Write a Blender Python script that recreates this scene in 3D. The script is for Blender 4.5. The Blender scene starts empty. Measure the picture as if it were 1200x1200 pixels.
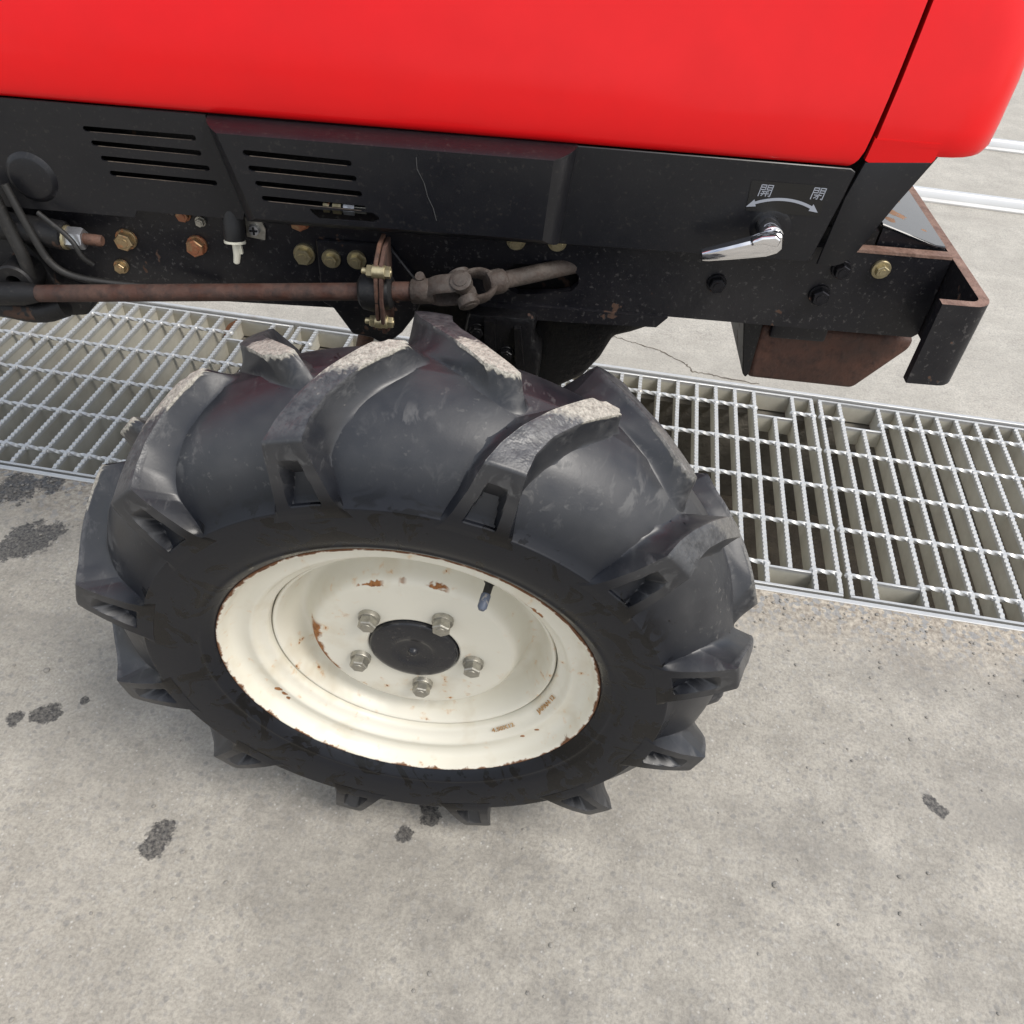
import bpy, bmesh, math, random
from mathutils import Vector, Matrix, noise as mnoise
R = math.radians
random.seed(7)
sc = bpy.context.scene
col = sc.collection

# ---------------------------------------------------------------- camera
cam_d = bpy.data.cameras.new('camera'); cam = bpy.data.objects.new('camera', cam_d); col.objects.link(cam)
cam_d.sensor_width = 36; cam_d.lens = 36*978.23/1200; cam_d.clip_start = .01; cam_d.clip_end = 400
def cam_matrix(p, r, yaw, h):
    cp, sp, cr, sr = math.cos(p), math.sin(p), math.cos(r), math.sin(r)
    fwd = Vector((0, cp, -sp)); right = Vector((1, 0, 0)); down = Vector((0, -sp, -cp))
    r2 = right*cr - down*sr; d2 = down*cr + right*sr
    Z = Matrix.Rotation(yaw, 3, 'Z')
    r2, d2, fwd = Z@r2, Z@d2, Z@fwd
    m = Matrix((r2, -d2, -fwd)).transposed().to_4x4(); m.translation = (0, 0, h); return m
cam.matrix_world = cam_matrix(.769504, .077753, .110173, .9149)
sc.camera = cam
cy_ = sc.cycles; cy_.max_bounces = 5; cy_.diffuse_bounces = 3; cy_.glossy_bounces = 3; cy_.transmission_bounces = 1; cy_.volume_bounces = 0; cy_.caustics_reflective = False; cy_.caustics_refractive = False

# ---------------------------------------------------------------- world, sun, exposure
SUN_EL, SUN_ROT = 54, 112          # sun_rotation is clockwise from +Y
w = bpy.data.worlds.new('World'); sc.world = w; w.use_nodes = True
nt = w.node_tree; N = nt.nodes; L = nt.links; N.clear()
sky = N.new('ShaderNodeTexSky'); sky.sky_type = 'NISHITA'; sky.sun_disc = False
sky.sun_elevation = R(SUN_EL); sky.sun_rotation = R(SUN_ROT); sky.dust_density = 3; sky.air_density = 1.2
tc = N.new('ShaderNodeTexCoord'); nz = N.new('ShaderNodeTexNoise'); nz.inputs['Scale'].default_value = 2.6; nz.inputs['Detail'].default_value = 6; nz.inputs['Roughness'].default_value = .55
L.new(tc.outputs['Generated'], nz.inputs['Vector'])
cr = N.new('ShaderNodeValToRGB'); cr.color_ramp.elements[0].position = .42; cr.color_ramp.elements[1].position = .60
cr.color_ramp.elements[0].color = (.12, .12, .12, 1); cr.color_ramp.elements[1].color = (.95, .95, .95, 1)
L.new(nz.outputs['Fac'], cr.inputs['Fac'])
mx = N.new('ShaderNodeMixRGB'); mx.inputs['Color2'].default_value = (8.0, 8.1, 8.3, 1)
L.new(cr.outputs['Color'], mx.inputs['Fac']); L.new(sky.outputs['Color'], mx.inputs['Color1'])
bg = N.new('ShaderNodeBackground'); bg.inputs['Strength'].default_value = .12
L.new(mx.outputs['Color'], bg.inputs['Color'])
wo = N.new('ShaderNodeOutputWorld'); L.new(bg.outputs['Background'], wo.inputs['Surface'])
sd = bpy.data.lights.new('sun', 'SUN'); sd.energy = 1.9; sd.angle = R(24); sd.color = (1, .96, .9)
sun = bpy.data.objects.new('sun', sd); col.objects.link(sun)
az = R(SUN_ROT); d = Vector((math.sin(az)*math.cos(R(SUN_EL)), math.cos(az)*math.cos(R(SUN_EL)), math.sin(R(SUN_EL))))
sun.rotation_euler = d.to_track_quat('Z', 'Y').to_euler()
vs = sc.view_settings; vs.view_transform = 'Standard'; vs.look = 'None'; vs.exposure = 0.45; vs.gamma = 1; vs.use_curve_mapping = False

# ---------------------------------------------------------------- node helpers
class G:
    """small helper round a material node tree"""
    def __init__(s, name):
        s.m = bpy.data.materials.new(name); s.m.use_nodes = True
        s.t = s.m.node_tree; s.n = s.t.nodes; s.l = s.t.links
        s.b = s.n['Principled BSDF']; s._tc = None
    def put(s, sock, v):
        if isinstance(v, bpy.types.NodeSocket): s.l.new(v, sock)
        elif isinstance(v, (tuple, list)) and len(v) == 3 and sock.type == 'RGBA': sock.default_value = (*v, 1)
        else: sock.default_value = v
    def co(s, kind='Object'):
        if not s._tc: s._tc = s.n.new('ShaderNodeTexCoord')
        return s._tc.outputs[kind]
    def world(s):
        g = s.n.new('ShaderNodeNewGeometry'); return g.outputs['Position']
    def noise(s, scale, detail=4, rough=.55, vec=None, dist=0):
        n = s.n.new('ShaderNodeTexNoise'); s.put(n.inputs['Vector'], vec or s.co())
        n.inputs['Scale'].default_value = scale; n.inputs['Detail'].default_value = min(detail, 2 if scale > 100 else 3 if scale > 12 else 4); n.inputs['Roughness'].default_value = rough; n.inputs['Distortion'].default_value = dist
        return n.outputs['Fac']
    def vor(s, scale, vec=None, feat='F1', out='Color', rnd=1):
        n = s.n.new('ShaderNodeTexVoronoi'); n.feature = feat; s.put(n.inputs['Vector'], vec or s.co())
        n.inputs['Scale'].default_value = scale; n.inputs['Randomness'].default_value = rnd
        return n.outputs[out]
    def ramp(s, f, a, b, ca=0., cb=1.):
        n = s.n.new('ShaderNodeMapRange'); n.clamp = True; s.put(n.inputs['Value'], f)
        n.inputs['From Min'].default_value = a; n.inputs['From Max'].default_value = b
        n.inputs['To Min'].default_value = ca; n.inputs['To Max'].default_value = cb
        return n.outputs['Result']
    def mix(s, f, a, b, mode='MIX'):
        n = s.n.new('ShaderNodeMixRGB'); n.blend_type = mode
        s.put(n.inputs['Fac'], f); s.put(n.inputs['Color1'], a); s.put(n.inputs['Color2'], b); return n.outputs['Color']
    def math(s, op, a, b=0.):
        n = s.n.new('ShaderNodeMath'); n.operation = op; s.put(n.inputs[0], a); s.put(n.inputs[1], b); return n.outputs[0]
    def vmath(s, op, a, b=(0, 0, 0)):
        n = s.n.new('ShaderNodeVectorMath'); n.operation = op; s.put(n.inputs[0], a); s.put(n.inputs[1], b)
        return n.outputs['Value'] if op in ('LENGTH', 'DISTANCE', 'DOT_PRODUCT') else n.outputs['Vector']
    def sep(s, v):
        n = s.n.new('ShaderNodeSeparateXYZ'); s.put(n.inputs[0], v); return n.outputs
    def attr(s, name, out='Fac', kind='GEOMETRY'):
        n = s.n.new('ShaderNodeAttribute'); n.attribute_type = kind; n.attribute_name = name; return n.outputs[out]
    def bump(s, h, strength=.3, dist=.002, prev=None):
        n = s.n.new('ShaderNodeBump'); s.put(n.inputs['Height'], h); n.inputs['Strength'].default_value = strength; n.inputs['Distance'].default_value = dist
        if prev: s.l.new(prev, n.inputs['Normal'])
        s.l.new(n.outputs['Normal'], s.b.inputs['Normal']); return n.outputs['Normal']
    def set(s, **k):
        names = dict(color='Base Color', rough='Roughness', metal='Metallic', spec='Specular IOR Level', coat='Coat Weight', coatr='Coat Roughness')
        for a, v in k.items(): s.put(s.b.inputs[names[a]], v)
        return s

def spots(g, vec, lst, nz, amount):
    """union of ragged spots: lst of (centre, radius)"""
    acc = None
    for c, r in lst:
        dd = g.vmath('DISTANCE', vec, c)
        dd = g.math('DIVIDE', dd, r)
        acc = dd if acc is None else g.math('MINIMUM', acc, dd)
    e = g.math('ADD', acc, g.ramp(nz, .25, .75, -amount, amount))
    return g.ramp(e, 1.05, .85)

M = {}
def mat_concrete(name, base, dark, light, stains, agg=1., rough_edge=None):
    g = G(name); v = g.world()
    big = g.noise(1.7, 5, .6, v); mid = g.noise(14, 5, .65, v); fine = g.noise(260, 3, .7, v); fine2 = g.noise(90, 3, .65, v)
    c = g.mix(g.ramp(big, .3, .7), dark, base)
    c = g.mix(g.ramp(mid, .35, .75), c, light)
    # exposed aggregate
    cell = g.vor(150, v); n = g.sep(cell)
    dist = g.vor(150, v, out='Distance')
    stone = g.math('MULTIPLY', g.ramp(n[0], .55, .65), g.ramp(dist, .62, .38))
    sc_ = g.mix(n[1], (.15, .155, .165), (.46, .44, .40))
    c = g.mix(g.math('MULTIPLY', stone, .42*agg), c, sc_)
    cell2 = g.sep(g.vor(330, v)); d2 = g.vor(330, v, out='Distance')
    st2 = g.math('MULTIPLY', g.ramp(cell2[2], .982, .988), g.ramp(d2, .5, .25))
    c = g.mix(g.math('MULTIPLY', st2, .6*agg), c, (.62, .60, .56))
    c = g.mix(g.ramp(fine, .36, .66, .38, 0), c, (.10, .095, .09))
    c = g.mix(g.ramp(fine2, .45, .8, 0, .45), c, light)
    # traffic grime streaks
    gr = g.noise(3.2, 6, .7, g.vmath('MULTIPLY', v, (.6, 1.8, 1)), .8)
    c = g.mix(g.ramp(gr, .45, .72, 0, .65), c, dark)
    h = g.math('ADD', g.math('MULTIPLY', fine2, .5), g.math('MULTIPLY', stone, .12))
    h = g.math('ADD', h, g.math('MULTIPLY', fine, .5))
    rg = g.ramp(fine2, .2, .8, .75, .95)
    if rough_edge:
        y = g.sep(v)[1]
        e = g.ramp(g.math('ADD', y, g.ramp(g.noise(30, 4, .7, v), .2, .8, -.03, .03)), rough_edge[0], rough_edge[1])
        ch = g.noise(120, 4, .7, v)
        c = g.mix(g.math('MULTIPLY', e, .75), c, g.mix(g.ramp(ch, .35, .65), (.22, .18, .14), (.55, .49, .40)))
        c = g.mix(g.math('MULTIPLY', g.math('MULTIPLY', e, .7), g.ramp(n[2], .7, .78)), c, (.25, .26, .27))
        h = g.math('ADD', h, g.math('MULTIPLY', g.math('MULTIPLY', e, ch), 2.2))
    if stains:
        nn = g.noise(55, 5, .75, v)
        m = spots(g, v, stains, nn, .55)
        pit = g.ramp(g.noise(230, 3, .7, v), .35, .62, 1, .62)
        c = g.mix(g.math('MULTIPLY', g.math('MULTIPLY', m, pit), .93), c, (.028, .027, .029))
        rg = g.mix(m, rg, (.5, .5, .5))
    g.set(color=c, rough=rg, spec=.3); g.bump(h, .40, .003); M[name] = g.m

mat_concrete('concrete_near', (.39, .36, .305), (.235, .22, .195), (.50, .465, .40),
    [((-.785, .727, 0), .036), ((-.80, .705, 0), .026), ((-.765, .745, 0), .022), ((-.86, .822, 0), .034), ((-.82, .842, 0), .022), ((-.595, .470, 0), .013), ((-.607, .462, 0), .013), ((-.632, .452, 0), .010), ((-.399, .352, 0), .016), ((-.403, .335, 0), .014), ((-.118, .438, 0), .011), ((-.113, .425, 0), .011), ((-.137, .402, 0), .010),
     ((.468, .556, 0), .011), ((.477, .549, 0), .009), ((-.566, .492, 0), .006)], rough_edge=(.74, .85))
mat_concrete('concrete_far', (.47, .44, .385), (.35, .33, .29), (.56, .53, .465), [], agg=.45)

def mat_paint(name, colr, rough, wear=0., wearcol=(.12, .06, .04), dust=0., dustcol=(.3, .28, .25), coat=0., spec=.5, scale=1., bump=.0):
    g = G(name); v = g.co()
    c = colr
    n1 = g.noise(18*scale, 6, .65, v)
    c = g.mix(g.ramp(n1, .35, .7, 0, .22), c, tuple(x*.7 for x in colr))
    if dust:
        dn = g.noise(9*scale, 6, .7, v); fn = g.noise(240, 3, .7, v)
        c = g.mix(g.math('MULTIPLY', g.ramp(dn, .38, .72), dust), c, dustcol)
        c = g.mix(g.ramp(fn, .60, .70, 0, min(1, dust*2.6)), c, dustcol)
    if wear:
        wn = g.noise(34*scale, 6, .7, v)
        m = g.ramp(wn, 1-wear, 1.02-wear)
        c = g.mix(m, c, g.mix(g.noise(120, 3, .6, v), wearcol, tuple(min(1, x*2.6) for x in wearcol)))
        r = g.mix(m, (rough,)*3, (.85,)*3)
    else:
        r = g.ramp(n1, .3, .7, rough*.85, min(1, rough*1.2))
    g.set(color=c, rough=r, coat=coat, spec=spec); g.b.inputs['Coat Roughness'].default_value = .08
    if bump: g.bump(g.noise(160, 4, .7, v), bump, .001)
    M[name] = g.m
mat_paint('cover_black', (.0068, .0073, .0100), .34, dust=.10, dustcol=(.055, .05, .045), bump=.05, spec=.4)
mat_paint('frame_black', (.006, .006, .009), .36, wear=.33, wearcol=(.045, .026, .018), dust=.22, dustcol=(.085, .08, .078), bump=.2, spec=.4)
mat_paint('dark_iron', (.006, .006, .007), .5, wear=.36, wearcol=(.03, .018, .013), dust=.16, dustcol=(.06, .055, .05), bump=.4, spec=.35)
mat_paint('hood_red', (.70, .006, .008), .34, coat=.18, spec=.22)
mat_paint('greasy_iron', (.0045, .0045, .0055), .32, wear=.34, wearcol=(.022, .012, .009), dust=.10, dustcol=(.04, .036, .032), bump=.6, spec=.4)
mat_paint('gap_black', (.006, .006, .006), .8)
mat_paint('plastic_black', (.014, .014, .015), .5)
mat_paint('hub_black', (.013, .014, .018), .28, dust=.14, dustcol=(.10, .09, .08), bump=.1)
mat_paint('white_plastic', (.78, .75, .62), .4)
mat_paint('valve_cap_blue', (.05, .075, .13), .45, dust=.3)
mat_paint('rubber_hose', (.008, .008, .008), .55, dust=.2, dustcol=(.045, .04, .035))
mat_paint('decal_film', (.0105, .010, .0095), .45, spec=.4)
mat_paint('decal_print', (.34, .36, .41), .5)

def mat_rust(name, a, b, cdark, s=1., metal=0., thr=(.35, .65)):
    g = G(name); v = g.co()
    n = g.noise(45*s, 6, .7, v); n2 = g.noise(160*s, 5, .7, v); n3 = g.noise(16*s, 4, .6, v)
    c = g.mix(g.ramp(n, *thr), a, b); c = g.mix(g.ramp(n2, .45, .75, 0, .7), c, cdark); c = g.mix(g.ramp(n3, .5, .75, 0, .6), c, cdark)
    g.set(color=c, rough=g.ramp(n, .3, .7, .55, .9), metal=metal); g.bump(n2, .7, .0016); M[name] = g.m
mat_rust('rust_brown', (.085, .042, .028), (.15, .075, .048), (.035, .022, .018))
mat_rust('rust_shaft', (.060, .023, .014), (.080, .042, .031), (.012, .011, .011), .6, thr=(.42, .58))
mat_rust('cast_brown', (.060, .026, .017), (.10, .046, .031), (.026, .014, .011), .8)
mat_rust('rust_edge', (.20, .115, .085), (.29, .19, .15), (.10, .055, .04))
mat_rust('joint_iron', (.045, .036, .030), (.088, .072, .062), (.034, .018, .012))
mat_rust('louvre_rust', (.24, .19, .14), (.12, .09, .07), (.03, .025, .02))
mat_rust('leaf_brown', (.30, .13, .06), (.38, .19, .10), (.16, .07, .04))

def mat_zinc(name, colr, rough, rust=0., rustcol=(.34, .13, .06)):
    g = G(name); v = g.co()
    n = g.noise(140, 5, .65, v); c = g.mix(g.ramp(n, .3, .7), colr, tuple(x*.6 for x in colr)); met = .85
    if rust:
        m = g.ramp(g.noise(60, 4, .6, v), .72-rust*.5, .8-rust*.5); c = g.mix(m, c, g.mix(n, rustcol, tuple(min(1, x*1.7) for x in rustcol))); met = g.ramp(m, 0, 1, .85, .1)
    g.set(color=c, rough=g.ramp(n, .3, .7, rough, rough+.2), metal=met); g.bump(n, .15, .0006); M[name] = g.m
mat_zinc('zinc_gold', (.58, .50, .31), .32, .12)
mat_zinc('zinc_rusty', (.50, .38, .22), .4, .45, (.30, .14, .06))
mat_zinc('copper_bolt', (.40, .25, .14), .45, .6, (.20, .075, .035))
mat_zinc('zinc_grey', (.50, .48, .42), .38, .05)
mat_zinc('steel_bright', (.62, .63, .66), .25)
g = G('chrome'); g.set(color=(.80, .80, .82), rough=.09, metal=1.); M['chrome'] = g.m
mat_zinc('black_bolt', (.03, .03, .035), .3, .2, (.10, .05, .03))
g = G('rail_metal'); g.set(color=g.mix(g.noise(6, 4, .6, g.world()), (.60, .60, .59), (.74, .74, .73)), rough=.4, metal=.6); M['rail_metal'] = g.m

def mat_galv(name):
    g = G(name); v = g.world()
    z = g.sep(v)[2]
    n = g.noise(70, 5, .65, v); n2 = g.noise(9, 4, .6, v)
    top = g.mix(n, (.52, .52, .505), (.68, .68, .665)); side = g.mix(n, (.50, .48, .405), (.63, .605, .515))
    side = g.mix(g.ramp(n2, .45, .7, 0, .5), side, (.33, .295, .23))
    # worn bright tops against silt-coated webs: the coating follows the bar's own height
    m = g.ramp(z, -.0115, -.0065)
    c = g.mix(m, side, top)
    c = g.mix(g.ramp(g.noise(6, 5, .7, v), .62, .72, 0, .5), c, (.38, .30, .21))
    g.set(color=c, rough=g.ramp(m, 0, 1, .75, .42), metal=g.ramp(m, 0, 1, .1, .55)); g.bump(n, .2, .001); M[name] = g.m
mat_galv('galvanised')
g = G('silt'); v = g.world(); g.set(color=g.mix(g.noise(18, 5, .7, v), (.06, .05, .04), (.20, .17, .13)), rough=.95); g.bump(g.noise(60, 5, .7, v), .8, .01); M['silt'] = g.m
g = G('channel_concrete'); v = g.world(); g.set(color=g.mix(g.noise(14, 6, .7, v), (.10, .09, .075), (.26, .24, .20)), rough=.95); g.bump(g.noise(70, 5, .7, v), .5, .006); M['channel_concrete'] = g.m

# rubber: carcass and lugs share the look; sand and wear masks are written on the lug mesh
def mat_rubber(name, lug):
    g = G(name); v = g.co()
    n = g.noise(9, 6, .65, v); f = g.noise(170, 5, .75, v); st = g.noise(16, 6, .7, v)
    c = g.mix(g.ramp(n, .3, .7), (.0068, .0080, .0115), (.0115, .0132, .0180))
    x, y, z = g.sep(v)[0], g.sep(v)[1], g.sep(v)[2]
    rr = g.math('SQRT', g.math('ADD', g.math('MULTIPLY', x, x), g.math('MULTIPLY', z, z)))
    # dried mud film on the tread, none on the sidewall band
    tread = g.ramp(rr, .228, .250)
    film = g.math('MULTIPLY', g.ramp(st, .36, .74), tread)
    c = g.mix(g.math('MULTIPLY', film, .36), c, (.085, .084, .084))
    c = g.mix(g.ramp(tread, 0, 1, .75, 0), c, (.0070, .0082, .0120))
    sp = g.math('MULTIPLY', g.ramp(f, .62, .70), g.ramp(n, .45, .62))
    c = g.mix(g.math('MULTIPLY', g.math('MULTIPLY', sp, tread), .35), c, (.22, .21, .19))
    # scuffs dragged across the tread, and small black wet marks
    sk = g.math('MULTIPLY', g.ramp(g.noise(75, 4, .75, g.vmath('MULTIPLY', v, (1, .28, 1)), .5), .54, .66), g.ramp(g.noise(11, 3, .6, v), .46, .60))
    sk = g.math('MULTIPLY', sk, tread)
    c = g.mix(g.math('MULTIPLY', sk, .45), c, (.14, .139, .137))
    wm = g.ramp(g.noise(46, 3, .7, v, 1.0), .705, .725)
    c = g.mix(wm, c, (.002, .002, .003))
    # wet-looking dressing smears on the sidewall band
    sm = g.math('MULTIPLY', g.ramp(g.noise(24, 6, .75, v, 1.2), .53, .57), g.ramp(rr, .236, .222))
    c = g.mix(sm, c, (.0022, .0022, .0028))
    r = g.math('ADD', g.ramp(n, .3, .7, .34, .44), g.math('MULTIPLY', film, .16))
    r = g.math('SUBTRACT', r, g.math('MULTIPLY', sm, .18)); r = g.math('ADD', r, g.math('MULTIPLY', sk, .22)); r = g.math('SUBTRACT', r, g.math('MULTIPLY', wm, .15))
    h = g.math('MULTIPLY', f, .18 if lug else .5)
    if lug:
        wear = g.attr('wear'); sand = g.attr('sand')
        oi = g.n.new('ShaderNodeObjectInfo'); amt = g.sep(oi.outputs['Color'])
        gw = g.math('MULTIPLY', wear, g.ramp(f, .35, .6, .25, .95))
        c = g.mix(g.math('MULTIPLY', gw, amt[1]), c, (.085, .086, .089))
        e = g.math('ADD', sand, g.ramp(g.noise(70, 5, .7, v), .25, .75, -.45, .45))
        e = g.math('MULTIPLY', g.ramp(e, .38, .66), amt[0])
        grain = g.noise(330, 4, .8, v)
        sc_ = g.mix(g.ramp(grain, .3, .7), (.21, .195, .165), (.54, .51, .44))
        c = g.mix(e, c, sc_); r = g.math('ADD', r, g.math('MULTIPLY', e, .4))
        h = g.math('ADD', h, g.math('MULTIPLY', g.math('MULTIPLY', e, grain), 3.5))
        h = g.math('ADD', h, g.math('MULTIPLY', gw, .6))
    g.set(color=c, rough=r, spec=g.ramp(tread, 0, 1, .30, .72)); g.bump(h, .30 if lug else .14, .0016 if lug else .0012); M[name] = g.m
mat_rubber('rubber_carcass', False); mat_rubber('rubber_lug', True)

def mat_rim():
    g = G('rim_cream'); v = g.co(); s = g.sep(v)
    rr = g.math('SQRT', g.math('ADD', g.math('MULTIPLY', s[0], s[0]), g.math('MULTIPLY', s[2], s[2])))
    n = g.noise(60, 6, .7, v); n2 = g.noise(22, 5, .65, v); f = g.noise(230, 4, .7, v); sp = g.noise(95, 3, .55, v)
    c = g.mix(g.ramp(g.noise(7, 4, .6, v), .3, .7), (.68, .65, .55), (.75, .72, .62))
    c = g.mix(g.ramp(n2, .52, .72, 0, .45), c, (.55, .47, .33))
    rustc = g.mix(g.ramp(f, .3, .7), (.17, .065, .022), (.40, .175, .055))
    # chipped lip
    lip = g.ramp(g.math('ADD', rr, g.ramp(n, .2, .8, -.0032, .0032)), .1634, .1648)
    # rust along the pressed step of the disc
    fl_ = g.vmath('MULTIPLY', v, (1, 0, 1))
    an = g.math('ARCTAN2', s[2], g.math('MULTIPLY', s[0], -1.))
    nb = g.math('ADD', g.math('ABSOLUTE', g.math('SUBTRACT', g.math('ADD', rr, g.ramp(n2, .3, .7, -.002, .002)), .0895)), g.ramp(g.noise(110, 3, .7, v), .25, .75, -.0026, .0026))
    win = None
    for a0, a1, wd in ((-36, 14, .0058), (58, 76, .0019), (83, 88, .0026), (97, 111, .0024)):
        q = g.math('MULTIPLY', g.ramp(an, R(a0), R(a0+3)), g.ramp(an, R(a1), R(a1-3))); q = g.math('MULTIPLY', q, g.ramp(nb, wd, wd*.55))
        win = q if win is None else g.math('MAXIMUM', win, q)
    arc = [((-.128, 0, -.072), .0040), ((-.124, 0, -.079), .0042), ((-.121, 0, -.086), .0032), ((.118, 0, -.088), .0026), ((.105, 0, -.103), .0026), ((.098, 0, .095), .0045), ((.104, 0, .089), .0040)]
    speck = g.math('MULTIPLY', g.ramp(sp, .690, .715), g.ramp(n2, .50, .57))
    marks = spots(g, fl_, arc, n, .75)
    m = g.math('MAXIMUM', g.math('MAXIMUM', lip, win), g.math('MAXIMUM', speck, marks))
    halo = g.math('MULTIPLY', g.ramp(sp, .60, .68), g.ramp(n2, .48, .56))
    c = g.mix(g.math('MULTIPLY', halo, .45), c, (.62, .36, .14))
    c = g.mix(m, c, rustc); c = g.mix(g.math('MULTIPLY', lip, .7), c, (.085, .040, .024))
    g.set(color=c, rough=g.ramp(m, 0, 1, .38, .85), spec=.45); g.bump(g.math('ADD', g.math('MULTIPLY', m, .6), g.math('MULTIPLY', n2, .3)), .25, .0012); M['rim_cream'] = g.m
mat_rim()
g = G('deck_gloss'); v = g.co(); m = spots(g, v, [((.393, .335, .606), .008), ((.402, .331, .604), .005), ((.386, .312, .608), .006), ((.405, .37, .603), .005), ((.420, .318, .600), .003)], g.noise(120, 5, .7, v), .7)
g.set(color=g.mix(m, (.010, .011, .014), (.30, .17, .10)), rough=g.ramp(m, 0, 1, .10, .8), spec=.5); g.bump(g.noise(20, 3, .5, v), .06, .002); M['deck_gloss'] = g.m

# ---------------------------------------------------------------- mesh helpers
def link(name, bm, mat, parent=None, smooth=35, recalc=True):
    if recalc: bmesh.ops.recalc_face_normals(bm, faces=bm.faces)
    me = bpy.data.meshes.new(name); bm.to_mesh(me); bm.free()
    mats = mat if isinstance(mat, (list, tuple)) else [mat]
    for m in mats: me.materials.append(M[m])
    if smooth:
        for p in me.polygons: p.use_smooth = True
        me.set_sharp_from_angle(angle=R(smooth))
    o = bpy.data.objects.new(name, me); col.objects.link(o); o.parent = parent
    return o
def dup(o, parent=None, loc=None, rot=None, name=None):
    c = o.copy(); col.objects.link(c); c.parent = parent if parent else o.parent
    if loc is not None: c.location = loc
    if rot is not None: c.rotation_euler = rot
    return c
def empty(name, parent=None):
    e = bpy.data.objects.new(name, None); e.empty_display_size = .1; col.objects.link(e); e.parent = parent; return e
def tag(o, label=None, cat=None, group=None, kind=None):
    for k, v in (('label', label), ('category', cat), ('group', group), ('kind', kind)):
        if v: o[k] = v
    return o
def box(bm, x0, x1, y0, y1, z0, z1, mi=0):
    vs = [bm.verts.new((x, y, z)) for x in (x0, x1) for y in (y0, y1) for z in (z0, z1)]
    for f in ((0, 1, 3, 2), (4, 6, 7, 5), (0, 4, 5, 1), (2, 3, 7, 6), (0, 2, 6, 4), (1, 5, 7, 3)):
        bm.faces.new([vs[i] for i in f]).material_index = mi
    return vs
def bevel(bm, width, seg=2, ang=30):
    bmesh.ops.recalc_face_normals(bm, faces=bm.faces)
    es = [e for e in bm.edges if len(e.link_faces) == 2 and e.calc_face_angle(0) > R(ang)]
    bmesh.ops.bevel(bm, geom=es, offset=width, segments=seg, affect='EDGES', profile=.5, clamp_overlap=True)
def frame_of(dirv):
    d = Vector(dirv).normalized(); u = d.orthogonal().normalized(); return d, u, d.cross(u)
def rings(bm, rs, cap=True, closed=True):
    """rs: list of rings of coordinates with equal counts"""
    V = [[bm.verts.new(p) for p in r] for r in rs]
    for a, b in zip(V, V[1:]):
        n = len(a)
        for i in range(n if closed else n-1):
            j = (i+1) % n
            bm.faces.new((a[i], a[j], b[j], b[i]))
    if cap and closed:
        bm.faces.new(V[0][::-1]); bm.faces.new(V[-1])
    return V
def tube(bm, pts, r, seg=12, cap=True, flat=None):
    pts = [Vector(p) for p in pts]; n = len(pts)
    rr = r if isinstance(r, (list, tuple)) else [r]*n
    t0 = (pts[1]-pts[0]).normalized(); u = t0.orthogonal().normalized()
    if flat: u = (Vector(flat) - t0*t0.dot(Vector(flat))).normalized()
    rs = []
    for i, p in enumerate(pts):
        t = ((pts[min(i+1, n-1)]-p).normalized() + (p-pts[max(i-1, 0)]).normalized()).normalized()
        u = (u - t*u.dot(t)).normalized(); v_ = t.cross(u)
        k = rr[i] if isinstance(rr[i], tuple) else (rr[i], rr[i])
        rs.append([p + u*math.cos(2*math.pi*j/seg)*k[0] + v_*math.sin(2*math.pi*j/seg)*k[1] for j in range(seg)])
    rings(bm, rs, cap)
def cyl(bm, p0, p1, r0, r1=None, seg=20): tube(bm, [p0, p1], [r0, r0 if r1 is None else r1], seg)
def lathe(bm, prof, seg=96, axis='Y', closed_prof=False):
    """prof: (radius, offset); the axis is -Y outward: y = -offset"""
    V = []
    for j in range(seg):
        a = 2*math.pi*j/seg; V.append([bm.verts.new((r*math.cos(a), -o, r*math.sin(a))) for r, o in prof])
    n = len(prof)
    for j in range(seg):
        A, B = V[j], V[(j+1) % seg]
        for i in range(n if closed_prof else n-1):
            k = (i+1) % n; bm.faces.new((A[i], A[k], B[k], B[i]))
def smooth_poly(pts, it=2):
    for _ in range(it):
        q = [pts[0]]
        for a, b in zip(pts, pts[1:]):
            q += [tuple(.75*x+.25*y for x, y in zip(a, b)), tuple(.25*x+.75*y for x, y in zip(a, b))]
        pts = q + [pts[-1]]
    return pts
def plate(bm, outline, b0, b1, holes=(), to3=None, mi=0):
    """flat plate: outline and holes in (a, z), thickness from b0 (front) to b1"""
    to3 = to3 or (lambda a, z, b: (a, b, z))
    loops = [outline] + list(holes)
    tmp = bmesh.new(); es = []
    for lp in loops:
        vs = [tmp.verts.new((a, 0, z)) for a, z in lp]
        es += [tmp.edges.new((vs[i], vs[(i+1) % len(vs)])) for i in range(len(vs))]
    if holes: bmesh.ops.triangle_fill(tmp, use_beauty=True, use_dissolve=False, edges=es)
    else: tmp.faces.new(tmp.verts)
    tmp.verts.index_update()
    fs = [[v.index for v in f.verts] for f in tmp.faces]; co = [(v.co.x, v.co.z) for v in tmp.verts]; tmp.free()
    F = [bm.verts.new(to3(a, z, b0)) for a, z in co]; B = [bm.verts.new(to3(a, z, b1)) for a, z in co]
    for f in fs:
        bm.faces.new([F[i] for i in f]).material_index = mi; bm.faces.new([B[i] for i in reversed(f)]).material_index = mi
    k = 0
    for lp in loops:
        n = len(lp)
        for i in range(n):
            j = (i+1) % n; bm.faces.new((F[k+i], F[k+j], B[k+j], B[k+i])).material_index = mi
        k += n
    return F
def rrect(a0, a1, z0, z1, r, n=4, shear=0.):
    p = []
    for cx, cz, s in ((a1-r, z1-r, 0), (a0+r, z1-r, 90), (a0+r, z0+r, 180), (a1-r, z0+r, 270)):
        for i in range(n+1):
            t = R(s+90*i/n); a, z = cx+r*math.cos(t), cz+r*math.sin(t); p.append((a+shear*(z-z0), z))
    return p
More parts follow.
